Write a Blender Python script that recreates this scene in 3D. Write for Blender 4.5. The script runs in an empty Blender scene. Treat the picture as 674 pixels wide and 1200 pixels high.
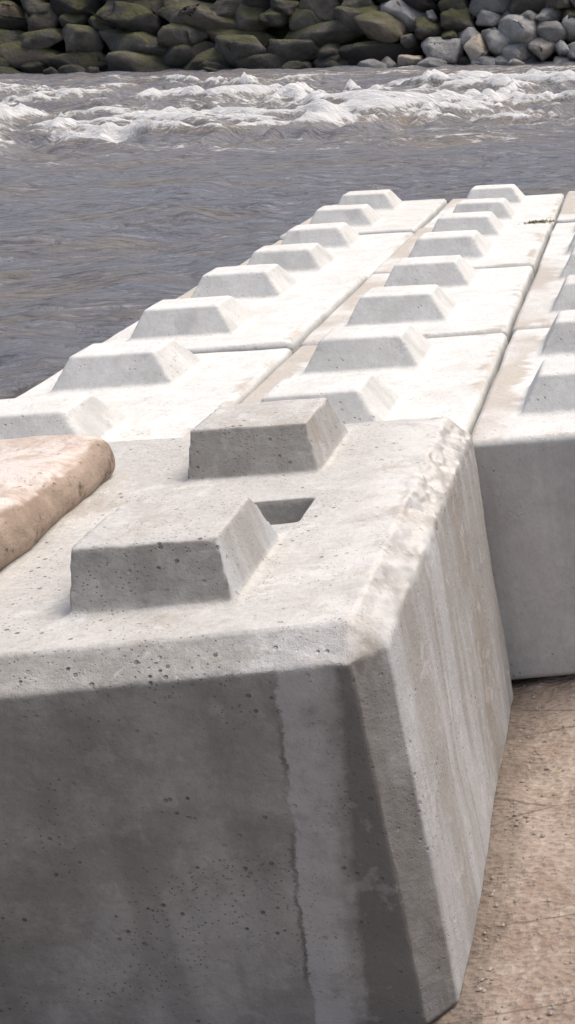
import bpy, bmesh, math, random, time
import numpy as np
from mathutils import Vector, Matrix, noise
random.seed(7)
# ---------------------------------------------------------------- camera solve
CX,CY,F=1022.87,690.39,1541.63
C0=np.array([1.3929,-5.2847,1.078]); pit,rol,yaw=0.411,0.0363,0.1513
L=1.5514; W=0.8; H=0.774
cy,sy=math.cos(yaw),math.sin(yaw); cp,sp=math.cos(pit),math.sin(pit); cr,sr=math.cos(rol),math.sin(rol)
fwd=np.array([sy*cp,cy*cp,-sp]); right=np.array([cy,-sy,0.]); down=np.cross(fwd,right)
M=np.array([right*cr+down*sr,-right*sr+down*cr,fwd])
def ray(u,v): return M.T@np.array([(u-CX)/F,(v-CY)/F,1.])
d0,d1=ray(0,-20),ray(674,-34)
up=np.cross(d1,d0); up/=np.linalg.norm(up)
if up[2]<0: up=-up
yt=np.array([0,1.,0]); yt-=up*(yt@up); yt/=np.linalg.norm(yt); xt=np.cross(yt,up)
T3=np.array([xt,yt,up])            # block frame -> world
T=Matrix([list(T3[0])+[0],list(T3[1])+[0],list(T3[2])+[0],[0,0,0,1]])
CW=T3@C0
WATER=-1.15
def hit(u,v,z):
    d=T3@ray(u,v); t=(z-CW[2])/d[2]; return CW+t*d
def bp(u,v,z):
    d=ray(u,v); t=(z-C0[2])/d[2]; return [float(q) for q in (C0+t*d)[:2]]
sc=bpy.context.scene
cam=bpy.data.cameras.new("camera"); co=bpy.data.objects.new("camera",cam); sc.collection.objects.link(co); sc.camera=co
R3=T3@np.array([M[0],-M[1],-M[2]]).T
co.matrix_world=Matrix([list(R3[0])+[CW[0]],list(R3[1])+[CW[1]],list(R3[2])+[CW[2]],[0,0,0,1]])
cam.sensor_fit='VERTICAL'; cam.sensor_height=36; cam.sensor_width=36
cam.lens=36*F/1200; cam.shift_x=-(CX-337)/1200; cam.shift_y=(CY-600)/1200
cam.clip_start=0.05; cam.clip_end=3000
# ---------------------------------------------------------------- numpy noise
_rng=np.random.RandomState(3); _P=_rng.rand(64,64,64)*2-1
def vn(p):
    i=np.floor(p).astype(int); f=p-i; f=f*f*(3-2*f); r=0
    for a in (0,1):
        for b in (0,1):
            for c in (0,1):
                wgt=(f[:,0] if a else 1-f[:,0])*(f[:,1] if b else 1-f[:,1])*(f[:,2] if c else 1-f[:,2])
                r=r+wgt*_P[(i[:,0]+a)%64,(i[:,1]+b)%64,(i[:,2]+c)%64]
    return r
def fbm(p,oct_=3):
    r=0; a=1
    for k in range(oct_): r=r+a*vn(p*2.03**k+k*17.3); a*=.5
    return r

# ---------------------------------------------------------------- node helpers
class NT:
    def __init__(s,name):
        s.m=bpy.data.materials.new(name); s.m.use_nodes=True; s.t=s.m.node_tree; s.n=s.t.nodes
        s.b=s.n["Principled BSDF"]; s.tc=s.n.new("ShaderNodeTexCoord")
    def link(s,a,b): s.t.links.new(a,b)
    def mapping(s,scale=(1,1,1),loc=(0,0,0),rot=(0,0,0),src=None):
        m=s.n.new("ShaderNodeMapping"); m.inputs['Scale'].default_value=scale; m.inputs['Location'].default_value=loc; m.inputs['Rotation'].default_value=rot
        s.link(src or s.tc.outputs['Object'],m.inputs[0]); return m.outputs[0]
    def noise(s,vec,scale,detail=5,rough=.6,dist=0):
        n=s.n.new("ShaderNodeTexNoise"); n.inputs['Scale'].default_value=scale; n.inputs['Detail'].default_value=detail
        n.inputs['Roughness'].default_value=rough; n.inputs['Distortion'].default_value=dist; s.link(vec,n.inputs['Vector']); return n.outputs[0]
    def voro(s,vec,scale,feat='F1',out='Distance'):
        n=s.n.new("ShaderNodeTexVoronoi"); n.feature=feat; n.inputs['Scale'].default_value=scale; s.link(vec,n.inputs['Vector']); return n.outputs[out]
    def ramp(s,fac,a,b,ca=0.,cb=1.,smooth=True):
        n=s.n.new("ShaderNodeMapRange"); n.interpolation_type='SMOOTHSTEP' if smooth else 'LINEAR'
        if a>b: a,b,ca,cb=b,a,cb,ca
        for k,v in (('From Min',a),('From Max',b),('To Min',ca),('To Max',cb)): n.inputs[k].default_value=v
        s.link(fac,n.inputs[0]); return n.outputs[0]
    def math(s,op,a,b=None):
        n=s.n.new("ShaderNodeMath"); n.operation=op
        for i,x in enumerate((a,b)):
            if x is None: continue
            if isinstance(x,(int,float)): n.inputs[i].default_value=x
            else: s.link(x,n.inputs[i])
        return n.outputs[0]
    def mul(s,*a):
        r=a[0]
        for q in a[1:]: r=s.math('MULTIPLY',r,q)
        return r
    def mix(s,fac,a,b,mode='MIX'):
        n=s.n.new("ShaderNodeMix"); n.data_type='RGBA'; n.blend_type=mode
        for sock,x in ((n.inputs[0],fac),(n.inputs[6],a),(n.inputs[7],b)):
            if isinstance(x,(int,float)): sock.default_value=x
            elif isinstance(x,tuple): sock.default_value=x+(1,) if len(x)==3 else x
            else: s.link(x,sock)
        return n.outputs[2]
    def xyz(s,vec=None):
        n=s.n.new("ShaderNodeSeparateXYZ"); s.link(vec or s.tc.outputs['Object'],n.inputs[0]); return n.outputs
    def bump(s,h,strength,dist,nrm=None):
        n=s.n.new("ShaderNodeBump"); n.inputs['Strength'].default_value=strength; n.inputs['Distance'].default_value=dist
        s.link(h,n.inputs['Height'])
        if nrm: s.link(nrm,n.inputs['Normal'])
        return n.outputs[0]
FZ=.11
FWID=1.0
def concrete(name,light,dark,topc,stain=.5,pores=.6,kind=''):
    s=NT(name); info=s.n.new("ShaderNodeObjectInfo")
    vec=s.n.new("ShaderNodeVectorMath"); vec.operation='ADD'; s.link(s.tc.outputs['Object'],vec.inputs[0])
    mul=s.n.new("ShaderNodeVectorMath"); mul.operation='SCALE'; mul.inputs[0].default_value=(37,53,19); s.link(info.outputs['Random'],mul.inputs[3])
    s.link(mul.outputs[0],vec.inputs[1]); V=vec.outputs[0]
    front=kind=='front'
    if front: V=s.tc.outputs['Object']
    X=s.xyz()
    big=s.noise(V,2.2,4,.6,.4); med=s.noise(V,9,6,.65,.3); fine=s.noise(V,70,5,.7); grit=s.noise(V,26,6,.75,.2)
    streak=s.noise(s.mapping((7,7,.7),src=V),1.0,5,.6)
    base=s.mix(s.ramp(big,.35,.65),dark,light)
    base=s.mix(s.mul(s.ramp(med,.35,.7),.45),base,tuple(min(1,c*1.22) for c in light))
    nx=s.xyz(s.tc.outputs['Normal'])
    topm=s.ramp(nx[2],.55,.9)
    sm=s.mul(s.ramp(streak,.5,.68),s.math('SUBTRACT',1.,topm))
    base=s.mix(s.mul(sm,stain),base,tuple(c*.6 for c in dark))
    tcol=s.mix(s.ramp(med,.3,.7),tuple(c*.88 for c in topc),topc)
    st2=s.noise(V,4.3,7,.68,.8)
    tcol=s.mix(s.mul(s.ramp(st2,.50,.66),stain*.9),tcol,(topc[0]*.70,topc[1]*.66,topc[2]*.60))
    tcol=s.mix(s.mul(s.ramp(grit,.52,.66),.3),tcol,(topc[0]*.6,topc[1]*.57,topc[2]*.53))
    if kind=='new':
        # silt trodden along the joints
        edge=s.ramp(s.math('ADD',s.mul(X[0],-1.),s.mul(s.math('SUBTRACT',st2,.5),.35)),.26,.31)
        edge2=s.ramp(s.math('ADD',X[0],s.mul(s.math('SUBTRACT',st2,.5),.30)),.36,.40)
        ay=s.math('ABSOLUTE',X[1]); edgey=s.ramp(s.math('ADD',ay,s.mul(s.math('SUBTRACT',st2,.5),.35)),.74,.79)
        ed=s.mul(s.math('MAXIMUM',s.math('MAXIMUM',edge,edge2),edgey),s.ramp(s.noise(V,1.1,3),.42,.54))
        tcol=s.mix(s.mul(ed,.75),tcol,(.50,.435,.36))
        tcol=s.mix(s.mul(s.ramp(info.outputs['Random'],.55,.95),.3),tcol,(.52,.475,.42))
    base=s.mix(topm,base,tcol)  # tops get a paler colour: part weathering, part painted top light
    vp=s.voro(V,38); pm=s.mul(s.ramp(vp,.10,.2,1,0),s.ramp(s.noise(V,11,2),.5,.62))
    vp2=s.voro(V,95); pm2=s.mul(s.ramp(vp2,.12,.22,1,0),s.ramp(s.noise(V,6,2),.45,.6))
    pm=s.math('MAXIMUM',pm,s.mul(pm2,.8))
    base=s.mix(s.mul(pm,pores),base,tuple(c*.35 for c in dark))
    base=s.mix(s.mul(s.ramp(fine,.35,.75),.25),base,tuple(c*.6 for c in dark))
    if front:
        wob=s.mul(s.math('SUBTRACT',s.noise(V,11,8,.8),.5),.06)
        xr=s.math('SUBTRACT',s.math('ADD',X[0],wob),FWID/2)
        xx=s.math('SUBTRACT',xr,s.mul(X[2],.11))
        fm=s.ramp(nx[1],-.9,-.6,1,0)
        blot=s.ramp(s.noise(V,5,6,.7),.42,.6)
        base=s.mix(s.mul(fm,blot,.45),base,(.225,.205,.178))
        a=s.mul(s.ramp(xx,-.178,-.172),s.ramp(xx,-.115,-.085,1,0),fm)
        base=s.mix(s.mul(a,s.ramp(s.noise(V,13,5,.7),.25,.55),.85),base,(.53,.51,.48))
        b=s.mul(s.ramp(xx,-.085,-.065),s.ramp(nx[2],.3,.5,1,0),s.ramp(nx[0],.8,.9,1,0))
        base=s.mix(s.mul(b,.85),base,(.185,.172,.153))  # corner chamfer darkened in its colour to look shaded like the front face
        ln=s.mul(s.ramp(xx,-.188,-.180),s.ramp(xx,-.178,-.174,1,0),fm,s.ramp(s.noise(V,6,3),.4,.55))
        base=s.mix(s.mul(ln,.6),base,(.10,.095,.085))
        spots=s.mul(s.ramp(s.noise(V,14,5,.6),.60,.66),fm); base=s.mix(s.mul(spots,.3),base,(.5,.48,.45))
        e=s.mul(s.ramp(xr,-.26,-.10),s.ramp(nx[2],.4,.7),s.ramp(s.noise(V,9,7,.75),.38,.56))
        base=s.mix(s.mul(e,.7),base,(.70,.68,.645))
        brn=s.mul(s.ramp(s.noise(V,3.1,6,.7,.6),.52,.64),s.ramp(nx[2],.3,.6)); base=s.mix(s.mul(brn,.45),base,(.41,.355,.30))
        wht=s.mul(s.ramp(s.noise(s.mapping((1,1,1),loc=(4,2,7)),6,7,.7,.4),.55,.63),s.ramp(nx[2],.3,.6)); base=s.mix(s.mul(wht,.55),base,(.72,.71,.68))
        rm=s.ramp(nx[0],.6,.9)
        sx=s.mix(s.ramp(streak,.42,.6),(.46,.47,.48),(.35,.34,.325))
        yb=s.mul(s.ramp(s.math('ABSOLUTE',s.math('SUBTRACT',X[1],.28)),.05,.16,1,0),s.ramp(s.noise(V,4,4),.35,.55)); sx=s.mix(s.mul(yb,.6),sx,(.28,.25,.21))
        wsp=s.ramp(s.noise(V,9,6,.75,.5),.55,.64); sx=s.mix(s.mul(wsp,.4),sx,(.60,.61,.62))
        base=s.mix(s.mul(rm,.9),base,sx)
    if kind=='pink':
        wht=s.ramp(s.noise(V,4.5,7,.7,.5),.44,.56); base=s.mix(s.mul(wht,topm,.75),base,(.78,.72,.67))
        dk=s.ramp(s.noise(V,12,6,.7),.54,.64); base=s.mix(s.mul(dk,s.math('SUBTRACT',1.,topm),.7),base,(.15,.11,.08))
    s.link(base,s.b.inputs['Base Color']); s.b.inputs['Roughness'].default_value=.9
    s.b.inputs['Specular IOR Level'].default_value=.25
    h=s.math('ADD',s.mul(fine,.45),s.math('SUBTRACT',s.math('ADD',s.mul(med,.7),s.mul(grit,.7)),s.mul(pm,1.2)))
    s.link(s.bump(h,.6,{'new':.005,'front':.009,'pink':.012}[kind]),s.b.inputs['Normal'])
    return s.m

# ---------------------------------------------------------------- block geometry
def frustum(bm,x0,x1,y0,y1,z0,ix,iyf,iyb,h,emb=.03):
    cs=[((x0,y0),(x1,y0),(x1,y1),(x0,y1),z0-emb),((x0,y0),(x1,y0),(x1,y1),(x0,y1),z0),((x0+ix,y0+iyf),(x1-ix,y0+iyf),(x1-ix,y1-iyb),(x0+ix,y1-iyb),z0+h)]
    vs=[bm.verts.new((p[0],p[1],c[4])) for c in cs for p in c[:4]]
    bm.faces.new(vs[3::-1]); bm.faces.new(vs[8:12])
    for k in (0,4):
        for i in range(4):
            j=(i+1)%4; bm.faces.new((vs[k+i],vs[k+j],vs[k+4+j],vs[k+4+i]))
def ev_mesh(ob):
    dg=bpy.context.evaluated_depsgraph_get(); return bpy.data.meshes.new_from_object(ob.evaluated_get(dg))
def block_mesh(name,w,l,h,cham,knobs,voxel,namp,nscale,seed,recess=None,chip=0.,segs=1):
    bm=bmesh.new()
    bmesh.ops.create_cube(bm,size=1)
    bmesh.ops.scale(bm,vec=(w,l,h),verts=bm.verts); bmesh.ops.translate(bm,vec=(0,0,-h/2),verts=bm.verts)
    bmesh.ops.bevel(bm,geom=list(bm.edges),offset=cham,segments=segs,affect='EDGES',profile=.5)
    me=bpy.data.meshes.new(name); bm.to_mesh(me); bm.free()
    ob=bpy.data.objects.new(name,me); sc.collection.objects.link(ob)
    if recess:
        b2=bmesh.new(); cxr,cyr,sw,sd,dp=recess
        frustum(b2,cxr-sw*.4,cxr+sw*.4,cyr-sd*.3,cyr+sd*.3,-dp,-sw*.12,-sd*.25,-sd*.25,dp+.02,emb=.001)
        m2=bpy.data.meshes.new("cut"); b2.to_mesh(m2); b2.free(); cut=bpy.data.objects.new("cut",m2); sc.collection.objects.link(cut)
        q=ob.modifiers.new("b",'BOOLEAN'); q.object=cut; q.operation='DIFFERENCE'; q.solver='EXACT'
        nm=ev_mesh(ob); ob.modifiers.clear(); ob.data=nm; bpy.data.objects.remove(cut)
    bm=bmesh.new(); bm.from_mesh(ob.data)
    for k in knobs: frustum(bm,*k)
    bm.to_mesh(ob.data); bm.free()
    m=ob.modifiers.new("r0",'REMESH'); m.mode='VOXEL'; m.voxel_size=voxel
    nm=ev_mesh(ob); ob.modifiers.clear(); ob.data=nm
    N=len(nm.vertices); p=np.empty(N*3,np.float32); nm.vertices.foreach_get("co",p); p=p.reshape(-1,3).astype(float)
    n=np.empty(N*3,np.float32); nm.vertex_normals.foreach_get("vector",n); n=n.reshape(-1,3)
    off=np.array([seed*13.1,seed*7.7,seed*3.3])
    d=fbm(p*nscale+off,5)*namp
    if chip:
        ex=np.clip(1-np.abs(w/2-np.abs(p[:,0]))/.13,0,1)*np.clip(1-np.abs(p[:,2])/.11,0,1)
        gate=np.clip(vn(p*3.1+off)*1.8+.45,0,1)
        f_=fbm(p*19+off,4)
        d-=ex*chip*gate*np.clip(f_+.1,0,1)
        d+=ex*.010*np.clip(fbm(p*12+off+9,3)-.15,0,1)
        ey=np.clip(1-np.abs(l/2-np.abs(p[:,1]))/.10,0,1)*np.clip(1-np.abs(p[:,2])/.10,0,1)
        d-=ey*chip*.55*gate*np.clip(fbm(p*24+off,4)+.05,0,1)
        # slightly broken knob arrises
        kz=np.clip(1-np.abs(p[:,2]-.117)/.02,0,1)*np.clip((1-np.max(np.abs(n),axis=1))/.12,0,1)
        d-=kz*.012*np.clip(fbm(p*26+off,3)-.1,0,1)
    p=p+n*d[:,None]
    nm.vertices.foreach_set("co",p.astype(np.float32).ravel())
    nm.polygons.foreach_set("use_smooth",[True]*len(nm.polygons)); nm.update()
    ob.name=name
    return ob
def place(ob,x,y,z,rz=0,ry=0,rx=0):
    ob.matrix_world=T@Matrix.Translation((x,y,z))@Matrix.Rotation(rz,4,'Z')@Matrix.Rotation(rx,4,'X')@Matrix.Rotation(ry,4,'Y')

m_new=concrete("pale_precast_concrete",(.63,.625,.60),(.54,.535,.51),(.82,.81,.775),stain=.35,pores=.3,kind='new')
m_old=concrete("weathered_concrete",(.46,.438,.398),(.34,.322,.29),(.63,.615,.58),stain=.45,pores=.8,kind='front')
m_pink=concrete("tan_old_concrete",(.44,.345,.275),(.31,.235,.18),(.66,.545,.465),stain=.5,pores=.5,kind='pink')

P=L/2
i=0
for c in range(-1,3):
    for r_ in range(-1,3):
        w=W-.020; l=L-.020
        ks=[]
        for k in (0,1):
            jy=random.uniform(-.008,.008); jx=random.uniform(-.006,.006)
            x0=-.4+.145+jx-(.02 if c==-1 else 0); y0=-l/2+.235+k*P+jy
            ks.append((x0,x0+.40,y0,y0+.36,0,.065,.075,.08,.106))
        ob=block_mesh("concrete_block",w,l,H,.014,ks,.009 if r_<1 else .0125,.0035,3.0,i)
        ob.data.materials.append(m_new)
        place(ob,c*W+W/2+random.uniform(-.005,.005),r_*L+L/2,random.uniform(-.012,.012),rz=random.uniform(-.006,.006),ry=random.uniform(-.005,.005))
        i+=1
# old front block, fitted to its measured corners
cham=.06
yB=bp(310,795,FZ-cham)
yfront=(yB[1]+ -3.01)/2-.01
yback=-1.57
FL=yback-yfront; fx=.842-FWID/2; fy=(yback+yfront)/2
k1l,k1r=bp(80,722,FZ),bp(275,706,FZ); k2l,k2r=bp(220,566,FZ),bp(375,554,FZ)
rec=bp(318,600,FZ)
def kk(a,b): 
    y=(a[1]+b[1])/2-fy; return (a[0]-fx,b[0]-fx,y,y+.35,0,.018,.045,.07,.117)
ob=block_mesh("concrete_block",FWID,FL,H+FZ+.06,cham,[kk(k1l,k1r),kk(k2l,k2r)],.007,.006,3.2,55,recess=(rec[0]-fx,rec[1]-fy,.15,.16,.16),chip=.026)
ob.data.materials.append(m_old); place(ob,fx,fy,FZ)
# block left of it, with a round-nosed tan slab lying across both
ob=block_mesh("concrete_block",.74,FL,H+FZ-.02,.03,[],.014,.005,3.,66)
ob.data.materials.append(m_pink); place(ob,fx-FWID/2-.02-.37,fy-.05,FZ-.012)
PZ=FZ+.11
pb=bp(70,504,PZ)[1]
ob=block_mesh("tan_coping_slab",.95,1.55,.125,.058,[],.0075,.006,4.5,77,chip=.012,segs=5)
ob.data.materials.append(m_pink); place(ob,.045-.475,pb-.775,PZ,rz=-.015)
# ---------------------------------------------------------------- far bank line
A=hit(0,86,WATER); B=hit(674,74,WATER)
slope=(B[1]-A[1])/(B[0]-A[0])
def bank_y(x): return A[1]+slope*(max(-60,min(60,x))-A[0])
# ---------------------------------------------------------------- ground
def axis(segs):
    out=[]
    for a,b,s in segs: out+=list(np.arange(a,b-1e-6,s))
    out.append(segs[-1][1]); return [float(q) for q in out]
xs=axis([(-800,-100,100),(-100,-20,8),(-20,-2,1.),(-2,.6,.2),(.6,2.4,.02),(2.4,8,.4),(8,30,2),(30,100,10),(100,800,100)])
ys=axis([(-800,-100,100),(-100,-20,8),(-20,-4,.8),(-4,-1.2,.02),(-1.2,8,.3),(8,50,1.5),(50,120,10),(120,800,100)])
pn=T3@np.array([0,0,1.]); p0=T3@np.array([0,0,-H-.012])
def sst(a,b,x):
    t=max(0,min(1,(x-a)/(b-a))); return t*t*(3-2*t)
def gz(x,y):
    plat=p0[2]-(pn[0]*(max(-3,min(8,x))-p0[0])+pn[1]*(max(-9,min(6,y))-p0[1]))/pn[2]
    plat+=noise.noise(Vector((x*2,y*2,3)))*.02+noise.noise(Vector((x*9,y*9,3)))*.010+noise.noise(Vector((x*24,y*24,3)))*.006
    k=sst(-2.4,-.95,x)*(1-sst(4.75,6.4,y))
    z=plat*k+(-2.6)*(1-k)
    b=sst(-.5,3.5,y-bank_y(x)); z=z*(1-b)+(2.2)*b if b>0 else z
    if y>bank_y(x)+6: z+=(min(y,300)-bank_y(x)-6)*.06
    return z
vv_=[(x,y,float(gz(x,y))) for y in ys for x in xs]; NX,NY=len(xs),len(ys)
me=bpy.data.meshes.new("ground"); me.from_pydata(vv_,[],[(j*NX+a,j*NX+a+1,(j+1)*NX+a+1,(j+1)*NX+a) for j in range(NY-1) for a in range(NX-1)])
me.polygons.foreach_set("use_smooth",[True]*len(me.polygons))
gr=bpy.data.objects.new("ground",me); sc.collection.objects.link(gr)
s=NT("earth"); V=s.tc.outputs['Object']
n1=s.noise(V,3,6,.65,.5); n2=s.noise(V,30,6,.7); n3=s.noise(s.mapping((1,.6,1),rot=(0,0,.4)),11,6,.7,.6)
vg=s.voro(s.mapping((1,1.7,1),rot=(0,0,.75)),42)
ck=s.voro(s.mapping((.45,1.5,1),rot=(0,0,-.35)),1.7,'DISTANCE_TO_EDGE')
near=s.mix(s.ramp(n1,.35,.65),(.34,.26,.205),(.47,.385,.32)); near=s.mix(s.mul(s.ramp(n2,.45,.7),.5),near,(.58,.51,.445))
near=s.mix(s.mul(s.ramp(n3,.5,.66),.5),near,(.25,.175,.13))
near=s.mix(s.mul(s.ramp(vg,.1,.5,1,0),.3),near,(.19,.14,.105))
near=s.mix(s.mul(s.ramp(ck,.0,.012,1,0),.6),near,(.11,.085,.065))
X=s.xyz(); wet=s.ramp(X[2],-1.15,-.95,1,0)
dirt=s.ramp(s.math('ADD',X[0],s.mul(s.math('SUBTRACT',n3,.5),.25)),.86,.96,1,0); near=s.mix(s.mul(dirt,.6),near,(.14,.11,.085))
near=s.mix(wet,near,(.07,.06,.05))
far=s.mix(s.ramp(n1,.4,.6),(.05,.08,.03),(.09,.10,.045))
col=s.mix(s.ramp(X[1],25,30),near,far); s.link(col,s.b.inputs['Base Color']); s.b.inputs['Roughness'].default_value=.95
s.link(s.bump(s.math('ADD',s.math('ADD',n2,n3),s.mul(vg,.8)),.9,.016),s.b.inputs['Normal'])
me.materials.append(s.m)
verts=[];fcs=[]
bmi=bmesh.new(); bmesh.ops.create_icosphere(bmi,subdivisions=1,radius=1); PV=[v.co.copy() for v in bmi.verts]; PF=[[v.index for v in f.verts] for f in bmi.faces]; bmi.free()
for k in range(700):
    x=.87+abs(random.gauss(0,.07)) if k<300 else random.uniform(.86,2.4); y=random.uniform(-3.6,-1.4)
    r=random.choice([.002,.003,.003,.004,.006])*random.uniform(.7,1.3); z=gz(x,y)+r*.2; o=len(verts)
    for v in PV: verts.append((x+v.x*r*random.uniform(.8,1.3),y+v.y*r*random.uniform(.8,1.3),z+v.z*r*.7))
    for f in PF: fcs.append([o+q for q in f])
me=bpy.data.meshes.new("gravel"); me.from_pydata(verts,[],fcs); o=bpy.data.objects.new("gravel",me); sc.collection.objects.link(o)
s=NT("gravel"); s.link(s.mix(s.noise(s.tc.outputs['Object'],30),(.15,.11,.09),(.42,.37,.32)),s.b.inputs['Base Color']); me.materials.append(s.m)

# ---------------------------------------------------------------- water
xs=axis([(-800,-100,50),(-100,-32,4),(-32,10,.09),(10,30,.5),(30,100,5),(100,800,50)])
ys=axis([(-800,-60,60),(-60,-4,3),(-4,2,.2),(2,16,.10),(16,38,.08),(38,60,1.5)])
NX,NY=len(xs),len(ys)
XX,YY=np.meshgrid(np.array(xs),np.array(ys)); x=XX.ravel(); y=YY.ravel()
def q3(a,b,c): return vn(np.stack([a+500,b+500,np.full_like(a,c)],1))
def nst(a,b,v):
    t=np.clip((v-a)/(b-a),0,1); return t*t*(3-2*t)
by=A[1]+slope*(np.clip(x,-60,60)-A[0])
mask=nst(-34,-31,x)*(1-nst(9,12,x))*nst(-6,-4,y)
rp=nst(15.,22,y)*(1-nst(-6,-2.5,y-by))
wx=x+1.5*q3(x*.4,y*.4,31); wy=y+.8*q3(x*.5,y*.5,33)
z=q3(wx*.9,wy*1.7,0)*.05+q3(wx*2.1,wy*3.6,4)*.04+q3(wx*4.5,wy*7,6)*.016
a=q3(wx*.33,wy*.6,11); b=q3(wx*.9,wy*1.6,7); c_=q3(wx*2.2,wy*2.9,15); d_=q3(wx*5,wy*6,21)
z=z+rp*(.22*(1-np.abs(a)*2.4)+.11*(1-2*np.abs(b))+.09*(1-2*np.abs(c_))+.06*d_-.16)
z=WATER+z*mask
me=bpy.data.meshes.new("river_water"); me.from_pydata(np.stack([x,y,z],1).tolist(),[],[(j*NX+a_,j*NX+a_+1,(j+1)*NX+a_+1,(j+1)*NX+a_) for j in range(NY-1) for a_ in range(NX-1)])
me.polygons.foreach_set("use_smooth",[True]*len(me.polygons))
wo=bpy.data.objects.new("river_water",me); sc.collection.objects.link(wo)
s=NT("river_water"); V=s.tc.outputs['Object']; X=s.xyz()
murk=s.noise(s.mapping((.35,.9,1)),1,5,.6,.5)
wc=s.mix(s.ramp(murk,.48,.70),(.31,.31,.34),(.35,.305,.26))
f1=s.noise(s.mapping((.45,1.1,.6)),1.,9,.74,1.2); f2=s.noise(s.mapping((1.7,3.2,1)),2.0,9,.8,.6)
f0=s.noise(s.mapping((.16,.42,1),loc=(3,1,0)),1.,4,.6,.6)
band=s.mul(s.ramp(X[1],13,23),s.ramp(X[1],35,38.5,1,0))
hgt=s.ramp(X[2],WATER-.04,WATER+.24)
ff=s.math('ADD',s.mul(f1,.5),s.math('ADD',s.mul(f2,.5),s.math('ADD',s.mul(hgt,.19),s.mul(s.math('SUBTRACT',f0,.5),.24))))
foam=s.mul(s.ramp(s.math('ADD',ff,s.mul(s.math('SUBTRACT',band,1.),.12)),.53,.60),s.ramp(band,0,.3))
for (u,v,rx_,ry_) in ((120,156,1.1,.6),(490,90,1.2,.8)):
    h_=hit(u,v,WATER)
    dx=s.math('DIVIDE',s.math('SUBTRACT',X[0],float(h_[0])),rx_); dy=s.math('DIVIDE',s.math('SUBTRACT',X[1],float(h_[1])),ry_)
    dd=s.math('ADD',s.math('ADD',s.mul(dx,dx),s.mul(dy,dy)),s.mul(s.math('SUBTRACT',f2,.5),3.))
    foam=s.math('MAXIMUM',foam,s.ramp(dd,.15,.6,1,0))
silt=s.mul(s.ramp(ff,.44,.56),band)
chop=s.noise(s.mapping((2.2,6,1),rot=(0,0,.12)),1.3,7,.72,.8)
fleck=s.noise(s.mapping((1.3,4.6,1),rot=(0,0,-.08),loc=(5,5,5)),2.3,6,.75,.5)
wc=s.mix(s.mul(s.ramp(chop,.38,.50,1,0),.7),wc,(.13,.128,.145))
wc=s.mix(s.mul(s.ramp(fleck,.54,.64),.55),wc,(.54,.54,.55))  # pale ripple highlights painted into the water colour
col=s.mix(s.mul(silt,.6),wc,(.46,.41,.34)); col=s.mix(foam,col,(.95,.945,.93))
s.link(col,s.b.inputs['Base Color'])
s.link(s.math('ADD',s.mul(foam,.6),.22),s.b.inputs['Roughness']); s.b.inputs['IOR'].default_value=1.33
r2=s.noise(s.mapping((5,9,3)),1.5,5,.6)
s.link(s.bump(s.math('ADD',s.math('ADD',chop,s.mul(fleck,.5)),s.mul(r2,.3)),.9,.17),s.b.inputs['Normal'])
me.materials.append(s.m)
# ---------------------------------------------------------------- rock bank
def rockmat(name,a,b,moss):
    s=NT(name); V=s.tc.outputs['Object']; info=s.n.new("ShaderNodeAttribute"); info.attribute_name="tone"; t=info.outputs['Fac']
    n=s.noise(V,2.2,7,.7,.3); c=s.mix(s.ramp(n,.35,.65),a,b)
    c=s.mix(s.ramp(t,.5,.0),c,tuple(x*.45 for x in a))
    c=s.mix(s.mul(s.ramp(t,.8,1),.7),c,(b[0]*1.45,b[1]*1.25,b[2]*1.0))
    nn=s.xyz(s.tc.outputs['Normal']); mm=s.mul(s.ramp(s.math('ADD',s.mul(nn[2],.28),s.noise(V,.9,6,.7)),.59,.73),moss)
    c=s.mix(mm,c,s.mix(s.noise(V,6,4),(.045,.05,.018),(.19,.19,.07)))
    X=s.xyz(); wetm=s.ramp(X[2],WATER+.15,WATER+.55,1,0); c=s.mix(s.mul(wetm,.65 if moss>.5 else .2),c,(.03,.027,.024))
    s.link(c,s.b.inputs['Base Color']); s.b.inputs['Roughness'].default_value=.85
    s.link(s.bump(s.noise(V,5,8,.72),1.,.14),s.b.inputs['Normal']); return s.m
rm1=rockmat("mossy_rock",(.10,.092,.08),(.20,.18,.15),.8); rm2=rockmat("grey_rock",(.33,.32,.31),(.54,.525,.50),.08)
verts=[];fcs=[];tones=[];mats=[];nv=0
VARS=[]
for q in range(18):
    bm=bmesh.new()
    for k in range(24):
        v=Vector((random.gauss(0,1),random.gauss(0,1),random.gauss(0,1))).normalized(); v=Vector([math.copysign(abs(t_)**.75,t_) for t_ in v])
        bm.verts.new(v*random.uniform(.82,1.06))
    r=bmesh.ops.convex_hull(bm,input=bm.verts)
    junk=[g_ for g_ in r['geom_interior'] if isinstance(g_,bmesh.types.BMVert)]
    if junk: bmesh.ops.delete(bm,geom=junk,context='VERTS')
    bmesh.ops.dissolve_limit(bm,angle_limit=.25,verts=bm.verts,edges=bm.edges)
    bmesh.ops.bevel(bm,geom=list(bm.edges),offset=.11,segments=2,affect='EDGES',profile=.5)
    bmesh.ops.triangulate(bm,faces=bm.faces)
    bmesh.ops.subdivide_edges(bm,edges=[e for e in bm.edges if e.calc_length()>.25],cuts=2,use_grid_fill=True)
    bmesh.ops.recalc_face_normals(bm,faces=bm.faces); bm.verts.index_update()
    pv=np.array([v.co[:] for v in bm.verts]); pv=pv*(1+.10*fbm(pv*1.8+q*9+60,4))[:,None]
    VARS.append((pv,[[v.index for v in f.verts] for f in bm.faces])); bm.free()
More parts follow.
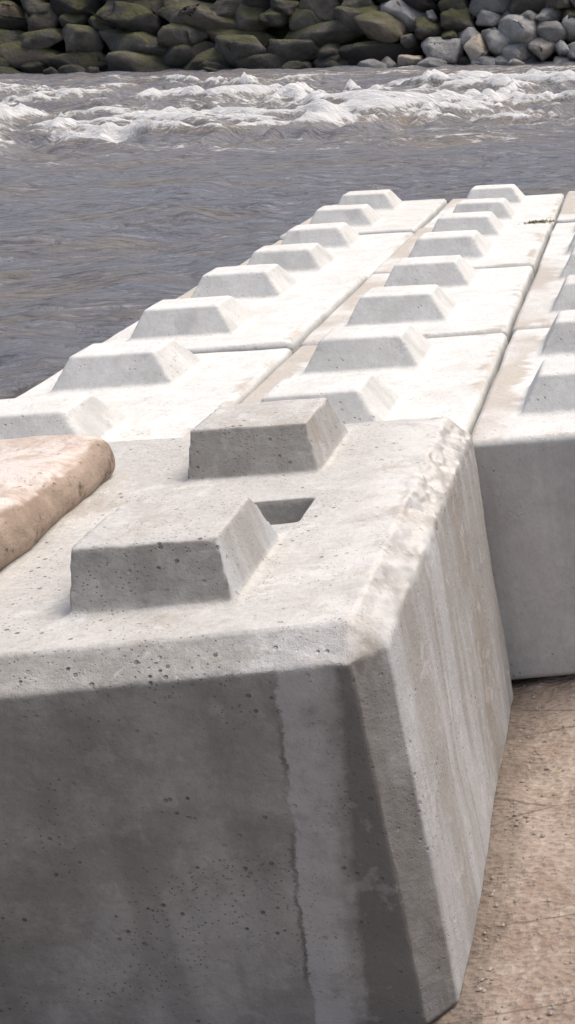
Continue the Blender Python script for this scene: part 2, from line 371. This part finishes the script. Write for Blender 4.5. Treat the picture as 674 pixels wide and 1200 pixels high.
def boulder(c,sx,sy_,sz,mat):
    global nv
    pv,pf=random.choice(VARS)
    rot=np.array(Matrix.Rotation(random.uniform(-.3,.3),3,'Y')@Matrix.Rotation(random.uniform(-.4,.4),3,'Z'))
    spin=np.array(Matrix.Rotation(random.uniform(0,6.28),3,Vector((random.gauss(0,1),random.gauss(0,1),random.gauss(0,1)))))
    p=((pv@spin.T)*np.array([sx,sy_,sz]))@rot.T+np.array(c); verts.append(p)
    tones.extend([random.uniform(.0,1)]*len(pv))
    for f in pf: fcs.append([nv+q for q in f]); mats.append(mat)
    nv+=len(pv)
xsplit=hit(450,74,WATER)[0]
for row in range(8):
    xq=-36.+random.random()
    while xq<16:
        big=xq<xsplit+random.uniform(-.6,.6)
        w=random.choice([.35,.5,.7,.95,1.2])*random.uniform(.85,1.15) if big else random.choice([.2,.3,.4,.65])*(1.5 if row>2 and random.random()<.5 else 1)
        hh=min(.46,w*random.uniform(.45,.75)+.10) 
        mat=0 if big else (1 if random.random()<(.8 if row<4 else .4) else 0)
        yq=bank_y(xq)+.1+row*.28+random.uniform(-.25,.2)
        boulder((xq+w,yq,WATER-.05+row*.42+random.uniform(-.18,.18)),w*1.12,.65,hh*1.1,mat)
        xq+=w*1.75
for k in range(60):
    xq=random.uniform(-30,14); r=random.uniform(.12,.32)
    boulder((xq,bank_y(xq)-random.uniform(0,.6),WATER+.02),r*1.4,r,r*.8,1 if xq>xsplit-.5 and random.random()<.8 else 0)
me=bpy.data.meshes.new("rock_embankment"); me.from_pydata(np.concatenate(verts).tolist(),[],fcs); at=me.attributes.new("tone",'FLOAT','POINT'); at.data.foreach_set("value",tones)
me.materials.append(rm1); me.materials.append(rm2); me.polygons.foreach_set("material_index",mats); me.polygons.foreach_set("use_smooth",[True]*len(fcs))
o=bpy.data.objects.new("rock_embankment",me); sc.collection.objects.link(o)
# small patch of moss in the joint
bm=bmesh.new()
for k in range(260):
    a=random.uniform(0,6.28); rr=abs(random.gauss(0,.035)); b=Vector((.72+math.cos(a)*rr*1.3,2*L-.05+math.sin(a)*rr*.8,.003)); t=b+Vector((random.gauss(0,.010),random.gauss(0,.010),random.uniform(.005,.018)))
    d=Vector((random.gauss(0,1),random.gauss(0,1),0)).normalized()*.009
    bm.faces.new([bm.verts.new(b-d),bm.verts.new(b+d),bm.verts.new(t)])
me=bpy.data.meshes.new("moss_patch"); bm.to_mesh(me); bm.free(); o=bpy.data.objects.new("moss_patch",me); sc.collection.objects.link(o); o.matrix_world=T
s=NT("moss"); s.link(s.mix(s.noise(s.tc.outputs['Object'],40),(.15,.15,.06),(.32,.30,.17)),s.b.inputs['Base Color']); me.materials.append(s.m)

# ---------------------------------------------------------------- light
w=bpy.data.worlds.new("World"); sc.world=w; w.use_nodes=True; n=w.node_tree.nodes; bg=n["Background"]
sky=n.new("ShaderNodeTexSky"); sky.sky_type='NISHITA'; sky.sun_disc=False
sd=Vector((.42,.22,.88)).normalized(); el=math.asin(sd.z); az=math.atan2(sd.x,sd.y)
sky.sun_elevation=el; sky.sun_rotation=az; sky.dust_density=6; sky.air_density=1; sky.ozone_density=.5
w.node_tree.links.new(sky.outputs[0],bg.inputs[0]); bg.inputs[1].default_value=.15
sun=bpy.data.lights.new("sun",'SUN'); sun.energy=1.7; sun.angle=math.radians(32); sun.color=(1,.97,.93)
so=bpy.data.objects.new("sun",sun); sc.collection.objects.link(so); so.rotation_euler=sd.to_track_quat('Z','Y').to_euler()
sc.view_settings.view_transform='Standard'; sc.view_settings.look='None'; sc.view_settings.exposure=0
